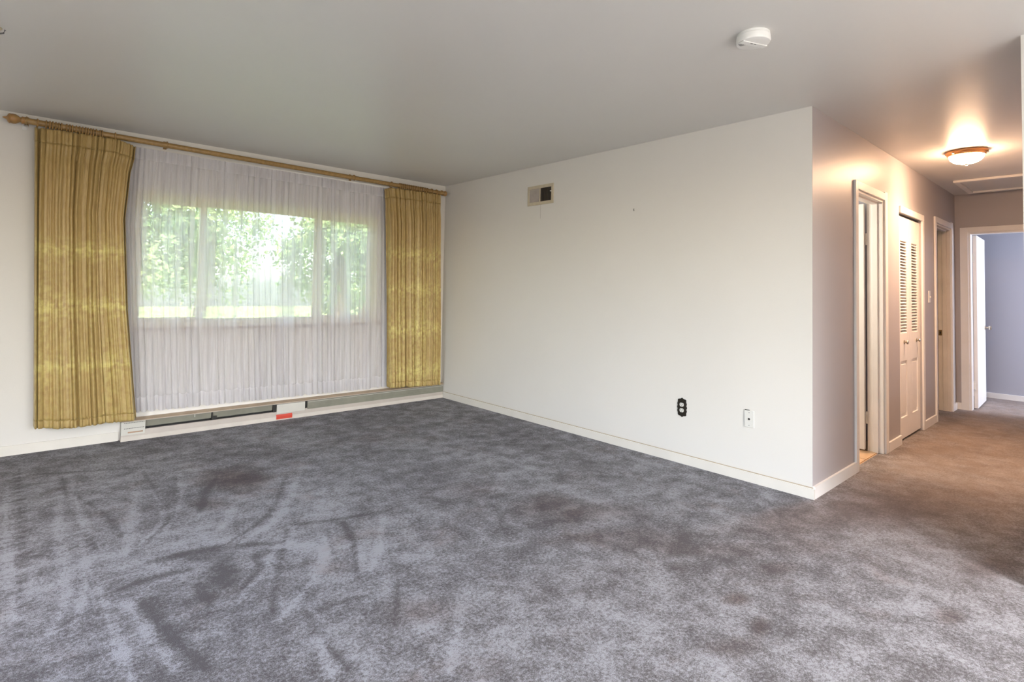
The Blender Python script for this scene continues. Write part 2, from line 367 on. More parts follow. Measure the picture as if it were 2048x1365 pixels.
# ------------------------------------------------------------------ carpet (real grid, attributes hold pile direction, soiling and painted lamp warmth)
LIGHT = [([(-3.687, -0.798),(-3.688, -1.584),(-3.657, -2.375),(-3.649, -2.549)], 0.028),([(-3.46, -1.182),(-3.49, -1.744),(-3.496, -2.415),(-3.557, -2.74)], 0.029),([(-3.403, -1.178),(-3.394, -1.71),(-3.432, -2.368),(-3.498, -2.789)], 0.026),([(-2.854, -1.169),(-2.95, -1.636),(-3.093, -2.065)], 0.028),([(-2.746, -1.939),(-2.859, -2.18)], 0.037),([(-2.235, -1.592),(-2.58, -2.204),(-2.831, -2.418)], 0.027),([(-2.712, -2.548),(-2.828, -2.729),(-2.987, -2.928)], 0.026),([(-2.504, -2.613),(-2.652, -2.902),(-2.914, -3.159)], 0.026),([(-2.167, -2.577),(-2.368, -2.893),(-2.484, -3.039)], 0.028),([(-3.318, -2.698),(-3.293, -2.959),(-3.269, -3.243)], 0.029),([(-2.843, -3.333),(-2.883, -3.489),(-2.898, -3.598)], 0.025),([(-2.444, -3.628),(-2.602, -3.802)], 0.024),([(-2.42, -2.818),(-2.509, -3.019)], 0.026),([(-3.394, -2.499),(-3.386, -2.953),(-3.375, -3.197)], 0.028),([(-3.109, -1.255),(-3.202, -1.865),(-3.276, -2.217)], 0.037),([(-3.595, -2.183),(-3.613, -2.41)], 0.019),([(-2.666, -2.585),(-2.559, -2.738)], 0.07),([(-3.04, -1.466),(-3.074, -1.889),(-3.208, -2.145)], 0.018)]
DARK = [([(-3.642, -0.55),(-3.624, -1.636),(-3.639, -2.671)], 0.031),([(-3.429, -0.777),(-3.433, -1.154)], 0.022),([(-3.03, -0.969),(-3.017, -1.484)], 0.02),([(-2.888, -1.202),(-2.996, -1.783),(-3.177, -2.137)], 0.019),([(-3.392, -1.186),(-3.287, -1.677),(-3.269, -1.994)], 0.02),([(-3.413, -1.694),(-3.374, -2.075)], 0.02),([(-2.299, -1.541),(-2.61, -2.137),(-2.877, -2.38)], 0.021),([(-2.616, -2.414),(-2.857, -2.941),(-2.918, -3.094)], 0.02),([(-2.361, -2.503),(-2.412, -2.723),(-2.555, -3.063)], 0.022),([(-2.46, -2.54),(-2.552, -2.807)], 0.018),([(-2.204, -2.821),(-2.474, -3.256),(-2.602, -3.457)], 0.016),([(-2.825, -3.149),(-2.837, -3.445),(-2.836, -3.575)], 0.017),([(-3.333, -2.549),(-3.209, -2.526),(-3.083, -2.549)], 0.027),([(-3.202, -2.366),(-2.958, -2.397),(-2.684, -2.537)], 0.034),([(-2.554, -2.387),(-2.302, -2.468),(-2.085, -2.513)], 0.019),([(-2.782, -3.186),(-2.656, -3.201),(-2.538, -3.228)], 0.016),([(-3.282, -2.728),(-3.232, -3.046),(-3.185, -3.283)], 0.038),([(-3.606, -0.578),(-3.362, -0.708),(-3.026, -0.843)], 0.016),([(-3.625, -1.901),(-3.487, -1.983),(-3.341, -2.03)], 0.011),([(-3.617, -1.969),(-3.558, -2.002)], 0.022),([(-3.411, -2.686),(-3.367, -2.711)], 0.037),([(-3.06, -2.392),(-2.96, -2.535),(-3.001, -2.773)], 0.077),([(-3.087, -2.702),(-3.085, -2.891)], 0.029),([(-3.221, -2.711),(-3.284, -2.682)], 0.019),([(-2.901, -1.903),(-2.817, -1.644),(-2.705, -1.406)], 0.029),([(-2.825, -2.584),(-2.852, -2.738),(-2.965, -2.852)], 0.021)]
STAINS = [((-2.589, -1.468),(-2.417, -1.603),(-2.655, -1.705), 1.0),((-2.828, -1.804),(-2.742, -1.873),(-2.855, -1.918), 0.5),((-1.3, -3.187),(-0.988, -3.437),(-1.449, -3.318), 0.5),((-1.31, -3.581),(-1.029, -3.809),(-1.445, -3.678), 0.5),((-1.07, -3.95),(-0.838, -4.139),(-1.158, -3.994), 0.4),((-0.509, -3.995),(-0.299, -4.164),(-0.733, -4.085), 0.5),((-1.452, -4.195),(-1.404, -4.235),(-1.494, -4.215), 0.8),((-1.568, -4.337),(-1.535, -4.363),(-1.643, -4.37), 0.8),((-0.922, -4.79),(-0.873, -4.831),(-1.005, -4.804), 0.7),((-1.058, -4.193),(-0.977, -4.259),(-1.123, -4.219), 0.6),((-0.014, -4.241),(0.266, -4.466),(-0.25, -4.306), 0.6),((-0.224, -4.831),(-0.111, -4.924),(-0.378, -4.849), 0.7),((-1.276, -2.97),(-1.136, -3.082),(-1.374, -3.064), 0.5),((0.546, -4.422),(0.954, -4.747),(0.255, -4.479), 0.35),((-2.465, -3.447),(-2.346, -3.546),(-2.518, -3.528), 0.4),((-1.768, -4.32),(-1.686, -4.388),(-1.82, -4.345), 0.4),((-0.712, -4.208),(-0.594, -4.304),(-0.825, -4.247), 0.4),((-1.582, -2.518),(-1.437, -2.634),(-1.68, -2.648), 0.3)]

def carpet():
    st = 0.0185
    xs = np.arange(LX, 5.62+st, st); ys = np.arange(BY, 0.0+st, st)
    X, Y = np.meshgrid(xs, ys); Z = np.zeros_like(X)
    pile = np.zeros_like(X); stain = np.zeros_like(X)
    rng = np.random.RandomState(4)
    def wob():
        # smooth value noise for ragged stroke edges
        g = rng.rand(90, 120); yi = (Y - BY)/0.09 % 88; xi = (X - LX)/0.1 % 118
        y0 = yi.astype(int); x0 = xi.astype(int); fy = yi - y0; fx = xi - x0
        return g[y0, x0]*(1-fy)*(1-fx) + g[y0+1, x0]*fy*(1-fx) + g[y0, x0+1]*(1-fy)*fx + g[y0+1, x0+1]*fy*fx
    rag = wob()
    def stroke(pts, w, val):
        # Catmull-Rom through the points
        P = [np.array(p) for p in pts]; P = [2*P[0]-P[1]] + P + [2*P[-1]-P[-2]]
        q = []
        for i in range(1, len(P)-2):
            for t in np.linspace(0, 1, 14, endpoint=False):
                q.append(0.5*((2*P[i]) + (-P[i-1]+P[i+1])*t + (2*P[i-1]-5*P[i]+4*P[i+1]-P[i+2])*t*t + (-P[i-1]+3*P[i]-3*P[i+1]+P[i+2])*t**3))
        q.append(P[-2])
        best = np.full_like(X, 9.0)
        for k, c in enumerate(q):
            t = k/max(1, len(q)-1); ww = 1.0/(0.55+0.45*math.sin(PI*min(1, 0.15+t*0.8)))
            best = np.minimum(best, np.hypot(X-c[0], Y-c[1])*ww)
        return val*np.clip(1.25 - best/(w*(0.7+0.6*rag)), 0, 1)
    for p, w in LIGHT: pile += stroke(p, w*0.95, 0.85)
    for p, w in DARK: pile -= stroke(p, w*0.95, 0.95)
    for c, a, b, s in STAINS:
        ax = np.array(a)-np.array(c); ay = np.array(b)-np.array(c)
        D = ax[0]*ay[1]-ax[1]*ay[0]; dx = X-c[0]; dy = Y-c[1]
        u = (dx*ay[1]-dy*ay[0])/D; v = (ax[0]*dy-ax[1]*dx)/D
        k = np.clip(1.35 - np.sqrt(u*u+v*v)*(0.75+0.6*rag), 0, 1)
        stain += s*k; pile -= 0.5*s*k
    # trodden hall carpet: browner wear, plus the lamp's warm light put into the colour
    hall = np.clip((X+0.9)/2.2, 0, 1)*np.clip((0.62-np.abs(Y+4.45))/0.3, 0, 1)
    stain += 0.15*hall; worn_lamplit = 0.5*hall*(0.7+0.5*rag)
    ny, nx = X.shape
    me = bpy.data.meshes.new('floor')
    co_ = np.stack([X.ravel(), Y.ravel(), Z.ravel()], 1).astype(np.float32)
    idx = np.arange(ny*nx).reshape(ny, nx)
    # the carpet stops at the doorways of the tiled bathroom
    keep = ~((X[:-1, :-1] > -0.01) & (Y[:-1, :-1] > HY+0.03) & (X[:-1, :-1] < 1.9))
    q = np.stack([idx[:-1, :-1], idx[:-1, 1:], idx[1:, 1:], idx[1:, :-1]], -1)[keep].reshape(-1, 4).astype(np.int32)
    me.vertices.add(len(co_)); me.vertices.foreach_set('co', co_.ravel())
    me.loops.add(q.size); me.loops.foreach_set('vertex_index', q.ravel())
    me.polygons.add(len(q)); me.polygons.foreach_set('loop_start', np.arange(0, q.size, 4, dtype=np.int32))
    me.update(calc_edges=True); me.validate()
    for nm, arr in (('pile', pile), ('stain', np.clip(stain, 0, 1.2)), ('worn_lamplit', np.clip(worn_lamplit, 0, 0.7))):
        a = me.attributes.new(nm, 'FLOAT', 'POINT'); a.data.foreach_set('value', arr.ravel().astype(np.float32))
    me.materials.append(M['carpet'])
    o = bpy.data.objects.new('floor', me); C.objects.link(o); o['kind'] = 'structure'; o['label'] = 'trodden grey cut-pile carpet with vacuum strokes and brown stains'
    return o
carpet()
struct('floor_slab', boxes((LX-0.15, 5.75, BY-0.15, 0.2, -0.25, -0.012)), M['dark'], 'sub floor under the carpet')
bf = struct('floor_bathroom', boxes((0.11, 1.86, HY+0.03, -2.3, -0.012, -0.002)), M['tile'], 'tan tiled bathroom floor')
for i in range(5):
    for j in range(4):
        x0 = 0.22+i*0.33; y0 = HY+0.045+j*0.33
        if y0 < -2.7:
            struct('tile', boxes((x0, x0+0.322, y0, y0+0.322, -0.002, 0.004)), M['tile'], parent=bf)

# ------------------------------------------------------------------ baseboards
struct('baseboard_window_wall', boxes((LX, -3.055, -0.014, 0, 0, 0.062), (LX, -3.055, -0.010, 0, 0.062, 0.068)), M['baseboard'], 'low white baseboard left of the heater')
struct('baseboard_white_wall', boxes((-0.014, 0, HY-0.014, -0.07, 0, 0.060), (-0.009, 0, HY-0.009, -0.07, 0.060, 0.066)), M['baseboard'], 'white baseboard along the blank wall')
struct('trim_caulk', boxes((-0.0105, 0, HY-0.004, -0.07, 0.066, 0.0685)), M['stain_brown'], 'thin brownish line on top of the baseboard')
struct('baseboard_hall_left', boxes((0.0, D1[0]-0.06, HY-0.014, HY, 0, 0.075), (D1[1]+0.085, CL[0], HY-0.014, HY, 0, 0.075), (CL[1]+0.075, D2[0]-0.07, HY-0.014, HY, 0, 0.075), (D2[1]+0.075, HX, HY-0.014, HY, 0, 0.075)), M['trim'], 'white baseboard of the hall')
struct('baseboard_hall_end', boxes((HX-0.014, HX, -4.02, HY-0.014, 0, 0.075)), M['trim'], 'short white baseboard beside the end doorway')
struct('baseboard_right', boxes((OX-0.014, OX, BY, OY, 0, 0.07), (OX-0.014, HX, OY, OY+0.014, 0, 0.07)), M['trim'], 'white baseboard of the right wall')

# ------------------------------------------------------------------ window
wd = thing('window_1', 'wide three-part sliding window behind the sheer curtain', 'window', (-1.9, 0.1, WZ0), kind='structure')
def frame_rect(x0, x1, z0, z1, y0, y1, t):
    return boxes((x0, x0+t, y0, y1, z0, z1), (x1-t, x1, y0, y1, z0, z1), (x0+t, x1-t, y0, y1, z0, z0+t), (x0+t, x1-t, y0, y1, z1-t, z1))
obj('jamb', frame_rect(WX0, WX1, WZ0, WZ1, 0.0, 0.2, 0.018), M['window_frame'], wd)
obj('frame', frame_rect(WX0+0.018, WX1-0.018, WZ0+0.018, WZ1-0.018, 0.06, 0.16, 0.03), M['window_frame'], wd, bevel=0.003)
for x in (-2.50, -1.455):
    obj('mullion', boxes((x-0.022, x+0.022, 0.07, 0.15, WZ0+0.048, WZ1-0.048)), M['window_frame'], wd, bevel=0.003)
zz0, zz1 = WZ0+0.05, WZ1-0.05
for x0, x1, y in ((WX0+0.05, -2.48, 0.085), (-2.478, -1.477, 0.12), (-1.475, WX1-0.05, 0.085)):
    s = obj('sash', frame_rect(x0, x1, zz0, zz1, y, y+0.03, 0.028 if y < 0.1 else 0.012), M['window_frame'], wd, bevel=0.002)
    obj('pane', boxes((x0+0.012, x1-0.012, y+0.012, y+0.017, zz0+0.01, zz1-0.01)), M['glass'], s)
lk = obj('latch', boxes((-2.515, -2.495, 0.062, 0.084, 1.38, 1.45)), M['metal'], wd, bevel=0.003)
obj('sill', boxes((WX0-0.05, WX1+0.05, -0.022, 0.06, WZ0-0.022, WZ0)), M['sill_wood'], wd, bevel=0.004)

# ------------------------------------------------------------------ curtains
def smooth_noise(rng, n, u):
    g = rng.rand(n+3); x = u*n; i = x.astype(int); f = x-i; f = f*f*(3-2*f)
    return g[i]*(1-f) + g[i+1]*f
def cloth(name, nx, nz, XL, XR, y0, amp, folds, seed, ztop, zbot, pinch=0.0, lean=0.35, second=0.25, sway=0.0):
    """returns the coordinates of a gathered curtain as arrays [nz+1, nx+1] (row 0 at the top)"""
    rng = np.random.RandomState(seed)
    u = np.linspace(0, 1, nx+1)[None, :].repeat(nz+1, 0); v = np.linspace(0, 1, nz+1)[:, None].repeat(nx+1, 1)
    jit = (smooth_noise(rng, max(3, folds//2), u)-0.5)*1.3
    ph = 2*PI*(folds*u + jit) + (smooth_noise(rng, folds, u)-0.5)*2.2*v + sway*v
    A = 0.55 + 0.9*smooth_noise(rng, folds, u)
    prof = np.sin(ph) + second*np.sin(2.3*ph+1.1+v*0.9) + 0.12*np.sin(5.7*ph+2*v)
    grow = 0.5 + 0.5*np.clip(v*6, 0, 1)**0.8
    Yv = y0 + amp*A*prof*grow*(1+0.15*np.sin(7*v+3*u))
    if pinch:
        k = np.exp(-((v-pinch)/0.02)**2)
        Yv += -0.006*k*np.sign(np.sin(ph*1.0))
    xl = np.interp(v, *XL); xr = np.interp(v, *XR)
    Xv = xl + (xr-xl)*u + lean*amp*A*np.cos(ph)*grow*np.clip(u*12, 0, 1)*np.clip((1-u)*12, 0, 1)
    zt = np.interp(u, *ztop); zb = np.interp(u, *zbot)
    Zv = zt + (zb-zt)*v + 0.006*np.sin(ph)*v
    return Xv, Yv, Zv, u, v
def sheet(name, data, rows, cols, material, parent, attr=None, thick=0.0):
    Xv, Yv, Zv = data[:3]
    r0, r1 = rows; c0, c1 = cols
    X, Y, Z = Xv[r0:r1+1, c0:c1+1], Yv[r0:r1+1, c0:c1+1], Zv[r0:r1+1, c0:c1+1]
    n, mm = X.shape; co_ = np.stack([X.ravel(), Y.ravel(), Z.ravel()], 1)
    idx = np.arange(n*mm).reshape(n, mm)
    q = np.stack([idx[:-1, :-1], idx[1:, :-1], idx[1:, 1:], idx[:-1, 1:]], -1).reshape(-1, 4)
    me = bpy.data.meshes.new(name); me.from_pydata(co_.tolist(), [], q.tolist())
    me.polygons.foreach_set('use_smooth', [True]*len(me.polygons)); me.materials.append(material)
    if attr is not None:
        a = me.attributes.new('crease', 'FLOAT', 'POINT'); a.data.foreach_set('value', attr[r0:r1+1, c0:c1+1].ravel().astype(np.float32))
    me.update()
    o = bpy.data.objects.new(name, me); C.objects.link(o)
    if parent is not None: parent_keep(o, parent)
    if thick:
        md = o.modifiers.new('thickness', 'SOLIDIFY'); md.thickness = thick; md.offset = 0
    return o

def crease_attr(data, lines, seed):
    rng = np.random.RandomState(seed); Xv, Yv, Zv, u, v = data
    a = np.zeros_like(Zv); n1 = smooth_noise(rng, 16, u); n2 = smooth_noise(rng, 9, (u*0.7+v*0.29) % 1)
    for z, s in lines:
        a += s*np.exp(-np.abs(Zv-z)/(0.03+0.07*n1))
    a += 0.55*n2*np.clip((1.55-Zv)*2, 0, 1)*0.7
    front = np.clip((Yv.mean()-Yv)/0.02+0.5, 0, 1)
    # the pressed fold itself: a shallow horizontal ridge in the cloth
    for z, s in lines:
        Yv -= 0.004*s*np.exp(-((Zv-z)/0.008)**2)
    return np.clip(a, 0, 1)*(0.45+0.55*front)

def gold_drape(label, name_seed, XL, XR, ztop, zbot, folds, amp, lines, mirror=False):
    zc = ztop[1][0]
    t = thing('gold_curtain', label, 'curtain', ((XL[1][0]+XR[1][0])/2, -0.1, zbot[1][0]))
    nx, nz = 340, 150
    d = cloth('gold', nx, nz, XL, XR, -0.119, amp, folds, name_seed, ztop, zbot, pinch=0.085, lean=0.55, second=0.42)
    a = crease_attr(d, lines, name_seed+5)
    hr = 7
    sheet('panel', d, (hr, nz-4), (0, nx), M['brocade'], t, a, 0.002)
    sheet('heading', d, (0, hr), (0, nx), M['brocade'], t, a*0, 0.0035)
    sheet('hem', d, (nz-4, nz), (0, nx), M['brocade'], t, a, 0.0035)
    return t
zl = [(1.47, 1.0), (1.06, 0.9), (0.62, 0.75)]
gold_drape('long gold brocade curtain drawn to the left end of the rod', 11,
    ([0, 1], [-3.645, -3.565]), ([0, 0.05, 0.1, 0.27, 0.6, 1], [-3.045, -3.05, -3.07, -3.09, -3.045, -2.955]),
    ([0, 0.3, 0.8, 1], [2.328, 2.335, 2.34, 2.305]), ([0, 0.35, 1], [0.205, 0.175, 0.180]), 17, 0.027, zl)
gold_drape('narrow gold brocade curtain at the right end near the corner', 23,
    ([0, 0.06, 0.2, 1], [-0.852, -0.835, -0.815, -0.750]), ([0, 1], [-0.150, -0.100]),
    ([0, 0.1, 1], [2.275, 2.300, 2.306]), ([0, 1], [0.198, 0.168]), 16, 0.025, [(1.60, 1.0), (1.22, 0.9), (0.80, 0.9), (0.34, 0.8)])

sc = thing('sheer_curtain', 'wide translucent white sheer curtain across the window', 'curtain', (-1.9, -0.05, 0.2))
nx, nz = 900, 90
sd = cloth('sheer', nx, nz, ([0, .3, 1], [-3.075, -3.085, -2.985]), ([0, 1], [-0.775, -0.715]), -0.047, 0.009, 40, 7, ([0, 1], [2.322, 2.300]), ([0, 1], [0.216, 0.192]), lean=0.8, second=0.35)
sheet('heading', sd, (0, 4), (0, nx), M['sheer_hem'], sc)
sheet('panel', sd, (4, nz-5), (14, nx-14), M['sheer'], sc)
sheet('side_hem', sd, (4, nz-5), (0, 14), M['sheer_hem'], sc)
sheet('side_hem', sd, (4, nz-5), (nx-14, nx), M['sheer_hem'], sc)
sheet('hem', sd, (nz-5, nz), (0, nx), M['sheer_hem'], sc)
sr = thing('sheer_rod', 'flat white rod holding the sheer curtain behind the gold pole', 'rod', (-1.9, -0.045, 2.31))
obj('rail', boxes((-3.1, -0.75, -0.030, -0.024, 2.296, 2.322)), M['white_plastic'], sr)
obj('rail_return', boxes((-3.1, -3.092, -0.028, 0, 2.300, 2.322)), M['white_plastic'], sr)
obj('rail_return', boxes((-0.758, -0.75, -0.028, 0, 2.300, 2.322)), M['white_plastic'], sr)

# ------------------------------------------------------------------ pole, finials, rings
RY = -0.105
def rz(x): return 2.371 + (x+3.75)*(2.331-2.371)/(3.66)
rod = thing('curtain_rod', 'long gold painted wooden curtain pole with turned finials', 'curtain rod', (-1.9, RY, rz(-1.9)))
obj('pole', tube([(-3.72, RY, rz(-3.72)), (-1.9, RY, rz(-1.9)), (-0.12, RY, rz(-0.12))], 0.0215, 24), M['gold_wood'], rod, True)
fin_prof = [(0.0001, -0.118), (0.004, -0.112), (0.007, -0.100), (0.012, -0.094), (0.024, -0.088), (0.029, -0.080), (0.026, -0.074), (0.0285, -0.062), (0.0275, -0.048), (0.020, -0.034), (0.015, -0.026), (0.014, -0.020), (0.021, -0.016), (0.021, -0.008), (0.0185, 0.0)]
o = obj('finial', lathe([(a*1.22, h) for a, h in fin_prof], 28, (-3.70, RY, rz(-3.70)), 'x'), M['finial'], rod, True)
fin2 = [(0.0185, 0.0), (0.021, 0.006), (0.016, 0.014), (0.014, 0.020), (0.021, 0.030), (0.026, 0.044), (0.024, 0.056), (0.013, 0.066), (0.0001, 0.070)]
obj('finial', lathe([(a*1.18, h) for a, h in fin2], 28, (-0.125, RY, rz(-0.12)), 'x'), M['finial'], rod, True)
for x in (-3.69, -2.828, -1.192, -0.115):
    b = bmesh.new(); z = rz(x)
    tube([(x, 0, z+0.018), (x, -0.06, z+0.022), (x, -0.088, z+0.030), (x, -0.105, z+0.026)], 0.006, 8, b)
    torus(0.0235, 0.004, 'x', 20, 6, b, (x, RY, z))
    box(b, x-0.012, x+0.012, -0.004, 0, z-0.015, z+0.05)
    obj('bracket', b, M['gold_wood'], rod)
wb = thing('wall_hook', 'small white bracket on the wall under the left finial', 'hook', (-3.697, 0, 2.35))
obj('plate', boxes((-3.712, -3.682, -0.005, 0, 2.325, 2.362)), M['white_plastic'], wb, bevel=0.002)
obj('hook', boxes((-3.703, -3.691, -0.03, -0.005, 2.345, 2.352), (-3.703, -3.691, -0.03, -0.025, 2.328, 2.352)), M['white_plastic'], wb)

ring0 = None
def ring(x, label, group, tilt):
    global ring0
    z = rz(x) - 0.004
    if ring0 is None:
        b = torus(0.0295, 0.0046, 'x', 28, 8)
        ring0 = obj('curtain_ring', b, M['ring_wood'], None, True)
        e = obj('screw_eye', torus(0.005, 0.0013, 'x', 12, 6, None, (0, 0, -0.0375)), M['brass'], None, True)
        e.parent = ring0; r = ring0
    else:
        r = ring0.copy(); C.objects.link(r)
        e = ring0.children[0].copy(); C.objects.link(e); e.parent = r
    r.location = (x, RY, z); r.rotation_euler = (0, 0, tilt)
    tag(r, label, 'curtain ring', group)
rnd = random.Random(3)
def px2x(px, px0, x0, px1, x1): return x0 + (px-px0)*(x1-x0)/(px1-px0)
L19 = [420,452,478,505,532,558,605,631,657,693,722,752,780,803,830,855,882,920,940]
ring(-3.632, 'wooden curtain ring farthest left, next to the left finial', None, 0.05)
ORD = 'first second third fourth fifth sixth seventh eighth ninth tenth eleventh twelfth thirteenth fourteenth fifteenth sixteenth seventeenth eighteenth last'.split()
for q, p in enumerate(L19):
    px = p/4.55
    ring(px2x(px, 90, -3.59, 205, -3.262), ORD[q] + ' wooden curtain ring from the left in the bunch above the left gold curtain', 'bunched rings over the left gold curtain', rnd.uniform(-.06, .06))
ring(-3.175, 'lone wooden curtain ring right of the left bunch', None, -0.04)
ring(-0.772, 'lone wooden curtain ring left of the right bunch', None, 0.05)
for k in range(16):
    ring(-0.672 + k*0.0232 + rnd.uniform(-.002, .002), (ORD[k] if k < 15 else 'last') + ' wooden curtain ring from the left in the bunch above the right gold curtain', 'bunched rings over the right gold curtain', rnd.uniform(-.05, .05))
ring(-0.262, 'first wooden curtain ring after the right bunch, towards the corner', None, 0.08)
ring(-0.200, 'wooden curtain ring nearest the right finial', None, 0.10)

# ------------------------------------------------------------------ baseboard heater
ht = thing('baseboard_heater', 'long beige electric baseboard heater under the window with open front', 'heater', (-1.5, -0.035, 0))
hx0, hx1 = -3.045, -0.004
def prism_x(x0, x1, prof): return poly([(x0, y, z) for y, z in prof], (x1-x0, 0, 0))
obj('back_plate', boxes((hx0, hx1, -0.008, 0, 0.0, 0.160)), M['heater_light'], ht)
obj('top_cover', prism_x(hx0, hx1, [(0, 0.168), (-0.030, 0.168), (-0.064, 0.156), (-0.064, 0.149), (-0.058, 0.147), (-0.028, 0.158), (0, 0.158)]), M['heater_lip'], ht)
obj('top_edge', boxes((hx0, hx1, -0.0655, -0.063, 0.1475, 0.1515)), M['heater_beige'], ht)
obj('lower_panel', prism_x(hx0, hx1, [(-0.008, 0.0), (-0.060, 0.0), (-0.060, 0.034), (-0.064, 0.036), (-0.056, 0.076), (-0.050, 0.078), (-0.050, 0.070), (-0.008, 0.004)]), M['heater_beige'], ht)
obj('bottom_rail', prism_x(hx0, hx1, [(-0.060, 0.0), (-0.068, 0.0), (-0.068, 0.034), (-0.060, 0.038)]), M['heater_rail'], ht)
ec = obj('end_cap', boxes((hx0, -2.885, -0.062, -0.008, 0.036, 0.147)), M['heater_light'], ht, bevel=0.002)
for row in (0.137, 0.094):
    for k in range(13):
        x = hx0+0.02 + k*0.0105
        obj('louver_slot', boxes((x, x+0.006, -0.0628, -0.0615, row, row+0.005)), M['dark'], ec)
# open heated section
obj('inner_reflector', prism_x(-2.885, -1.86, [(-0.010, 0.150), (-0.040, 0.148), (-0.034, 0.092), (-0.010, 0.088)]), M['heater_green'], ht)
obj('dark_interior', boxes((-2.885, -1.86, -0.012, -0.009, 0.02, 0.15)), M['dark'], ht)
b = bmesh.new()
for k in range(150):
    x = -2.86 + k*0.0065
    box(b, x, x+0.0012, -0.045, -0.014, 0.052, 0.084)
f = obj('fins', b, M['fin'], ht); f['kind'] = 'stuff'
obj('heating_element', tube([(-2.88, -0.03, 0.068), (-1.87, -0.03, 0.068)], 0.005, 8), M['dark'], ht)
obj('bracket', boxes((-2.405, -2.395, -0.055, -0.012, 0.06, 0.146), (-2.395, -2.365, -0.058, -0.052, 0.088, 0.112)), M['dark'], ht)
obj('bracket', boxes((-2.535, -2.530, -0.050, -0.012, 0.12, 0.146)), M['heater_light'], ht)
obj('bracket', boxes((-1.895, -1.865, -0.056, -0.012, 0.06, 0.146)), M['dark'], ht)
obj('splice_plate', boxes((-1.862, -1.60, -0.060, -0.012, 0.06, 0.143)), M['heater_light'], ht, bevel=0.0015)
obj('front_cover', prism_x(-1.575, hx1, [(-0.054, 0.064), (-0.058, 0.066), (-0.060, 0.10), (-0.054, 0.143), (-0.048, 0.143), (-0.050, 0.064)]), M['heater_green'], ht)
for z in (0.082, 0.108, 0.132):
    obj('cover_ridge', boxes((-1.57, hx1, -0.0612, -0.055, z, z+0.003)), M['heater_light'] if z > 0.13 else M['heater_green'], ht)
obj('cover_gap', boxes((-1.575, hx1, -0.055, -0.010, 0.1435, 0.1480)), M['dark'], ht)
obj('side_gap', boxes((-1.598, -1.578, -0.045, -0.012, 0.06, 0.146)), M['dark'], ht)
tg = obj('red_label', prism_x(-1.868, -1.722, [(-0.0685, 0.010), (-0.0695, 0.010), (-0.0700, 0.034), (-0.0645, 0.052), (-0.0630, 0.050), (-0.0685, 0.033)]), M['red'], ht)
tg['label'] = 'red sticker on the lower panel'
obj('scrape', prism_x(-3.0, -2.9, [(-0.0625, 0.060), (-0.063, 0.060), (-0.062, 0.070), (-0.0615, 0.070)]), M['sill_wood'], ht)

# ------------------------------------------------------------------ vent register on the white wall (x = 0 plane)
vt = thing('air_vent', 'old beige air vent high on the wall, right half open and dark', 'vent', (0, -1.57, 2.15))
y0, y1, z0, z1 = -1.745, -1.400, 2.062, 2.25
obj('frame', boxes((-0.008, 0, y0, y1, z1-0.030, z1), (-0.008, 0, y0, y1, z0, z0+0.030), (-0.008, 0, y1-0.024, y1, z0+0.03, z1-0.03), (-0.008, 0, y0, y0+0.028, z0+0.03, z1-0.03), (-0.008, 0, -1.573, -1.560, z0+0.03, z1-0.03)), M['vent'], vt, bevel=0.002)
obj('cover_plate', boxes((-0.004, -0.001, -1.560, y1-0.024, z0+0.03, z1-0.03)), M['vent_plate'], vt)
obj('recess', boxes((-0.0015, -0.0005, y0+0.028, -1.573, z0+0.03, z1-0.03)), M['dark'], vt)
for k in range(7):
    y = y0+0.038 + k*0.019
    obj('fin', boxes((-0.007, -0.0015, y, y+0.003, z0+0.032, z1-0.032)), M['vent_fin'], vt)
obj('lever', boxes((-0.018, -0.006, y0+0.024, y0+0.034, 2.172, 2.180)), M['white_plastic'], vt, bevel=0.001)
obj('drip_stain', boxes((-0.0006, 0, -1.575, -1.572, 1.93, z0)), M['vent_plate'], vt)

# ------------------------------------------------------------------ outlets
ol = thing('wall_outlet', 'white double socket in a scalloped dark brown ornate plate', 'outlet', (0, -3.084, 0.405))
cy, cz = -3.084, 0.405
half = [(0, .071), (.014, .062), (.026, .061), (.034, .056), (.034, .040), (.039, .026), (.035, .013), (.041, 0)]
out = [(a, b_) for a, b_ in half] + [(a, -b_) for a, b_ in half[-2::-1]]
out = out + [(-a, b_) for a, b_ in out[-2:0:-1]]
def scale_plate(s, x0, x1, nm, m_):
    return obj(nm, poly([(x0, cy+a*s, cz+b_*s) for a, b_ in out], (x1-x0, 0, 0)), m_, ol, bevel=0.001)
scale_plate(1.0, 0, -0.004, 'plate', M['black_plate']); scale_plate(0.84, -0.004, -0.006, 'plate_relief', M['black_plate'])
for s in (0.0205, -0.0205):
    pts = []
    for k in range(20):
        a = 2*PI*k/20; pts.append((-0.006, cy+0.0165*math.cos(a), cz+s+max(-0.0135, min(0.0135, 0.0165*math.sin(a)))))
    r_ = obj('receptacle', poly(pts, (-0.003, 0, 0)), M['ivory'], ol)
    obj('slots', boxes((-0.0096, -0.009, cy-0.0075, cy-0.0050, cz+s, cz+s+0.008), (-0.0096, -0.009, cy+0.0050, cy+0.0075, cz+s, cz+s+0.008), (-0.0096, -0.009, cy-0.002, cy+0.002, cz+s-0.009, cz+s-0.0045)), M['dark'], r_)
cp = thing('cable_plate', 'white cable wall plate with a round dark hole, near the corner', 'wall plate', (0, -3.582, 0.413))
obj('plate', boxes((-0.006, 0, -3.614, -3.549, 0.358, 0.470)), M['ivory'], cp, bevel=0.002)
obj('jack', lathe([(0.0072, 0), (0.0072, -0.0015), (0.0001, -0.0015)], 16, (-0.006, -3.582, 0.413), 'x'), M['dark'], cp)
for dz in (0.042, -0.042):
    obj('screw', lathe([(0.003, 0), (0.003, -0.001), (0.0001, -0.0014)], 10, (-0.006, -3.582, 0.413+dz), 'x'), M['fin'], cp)
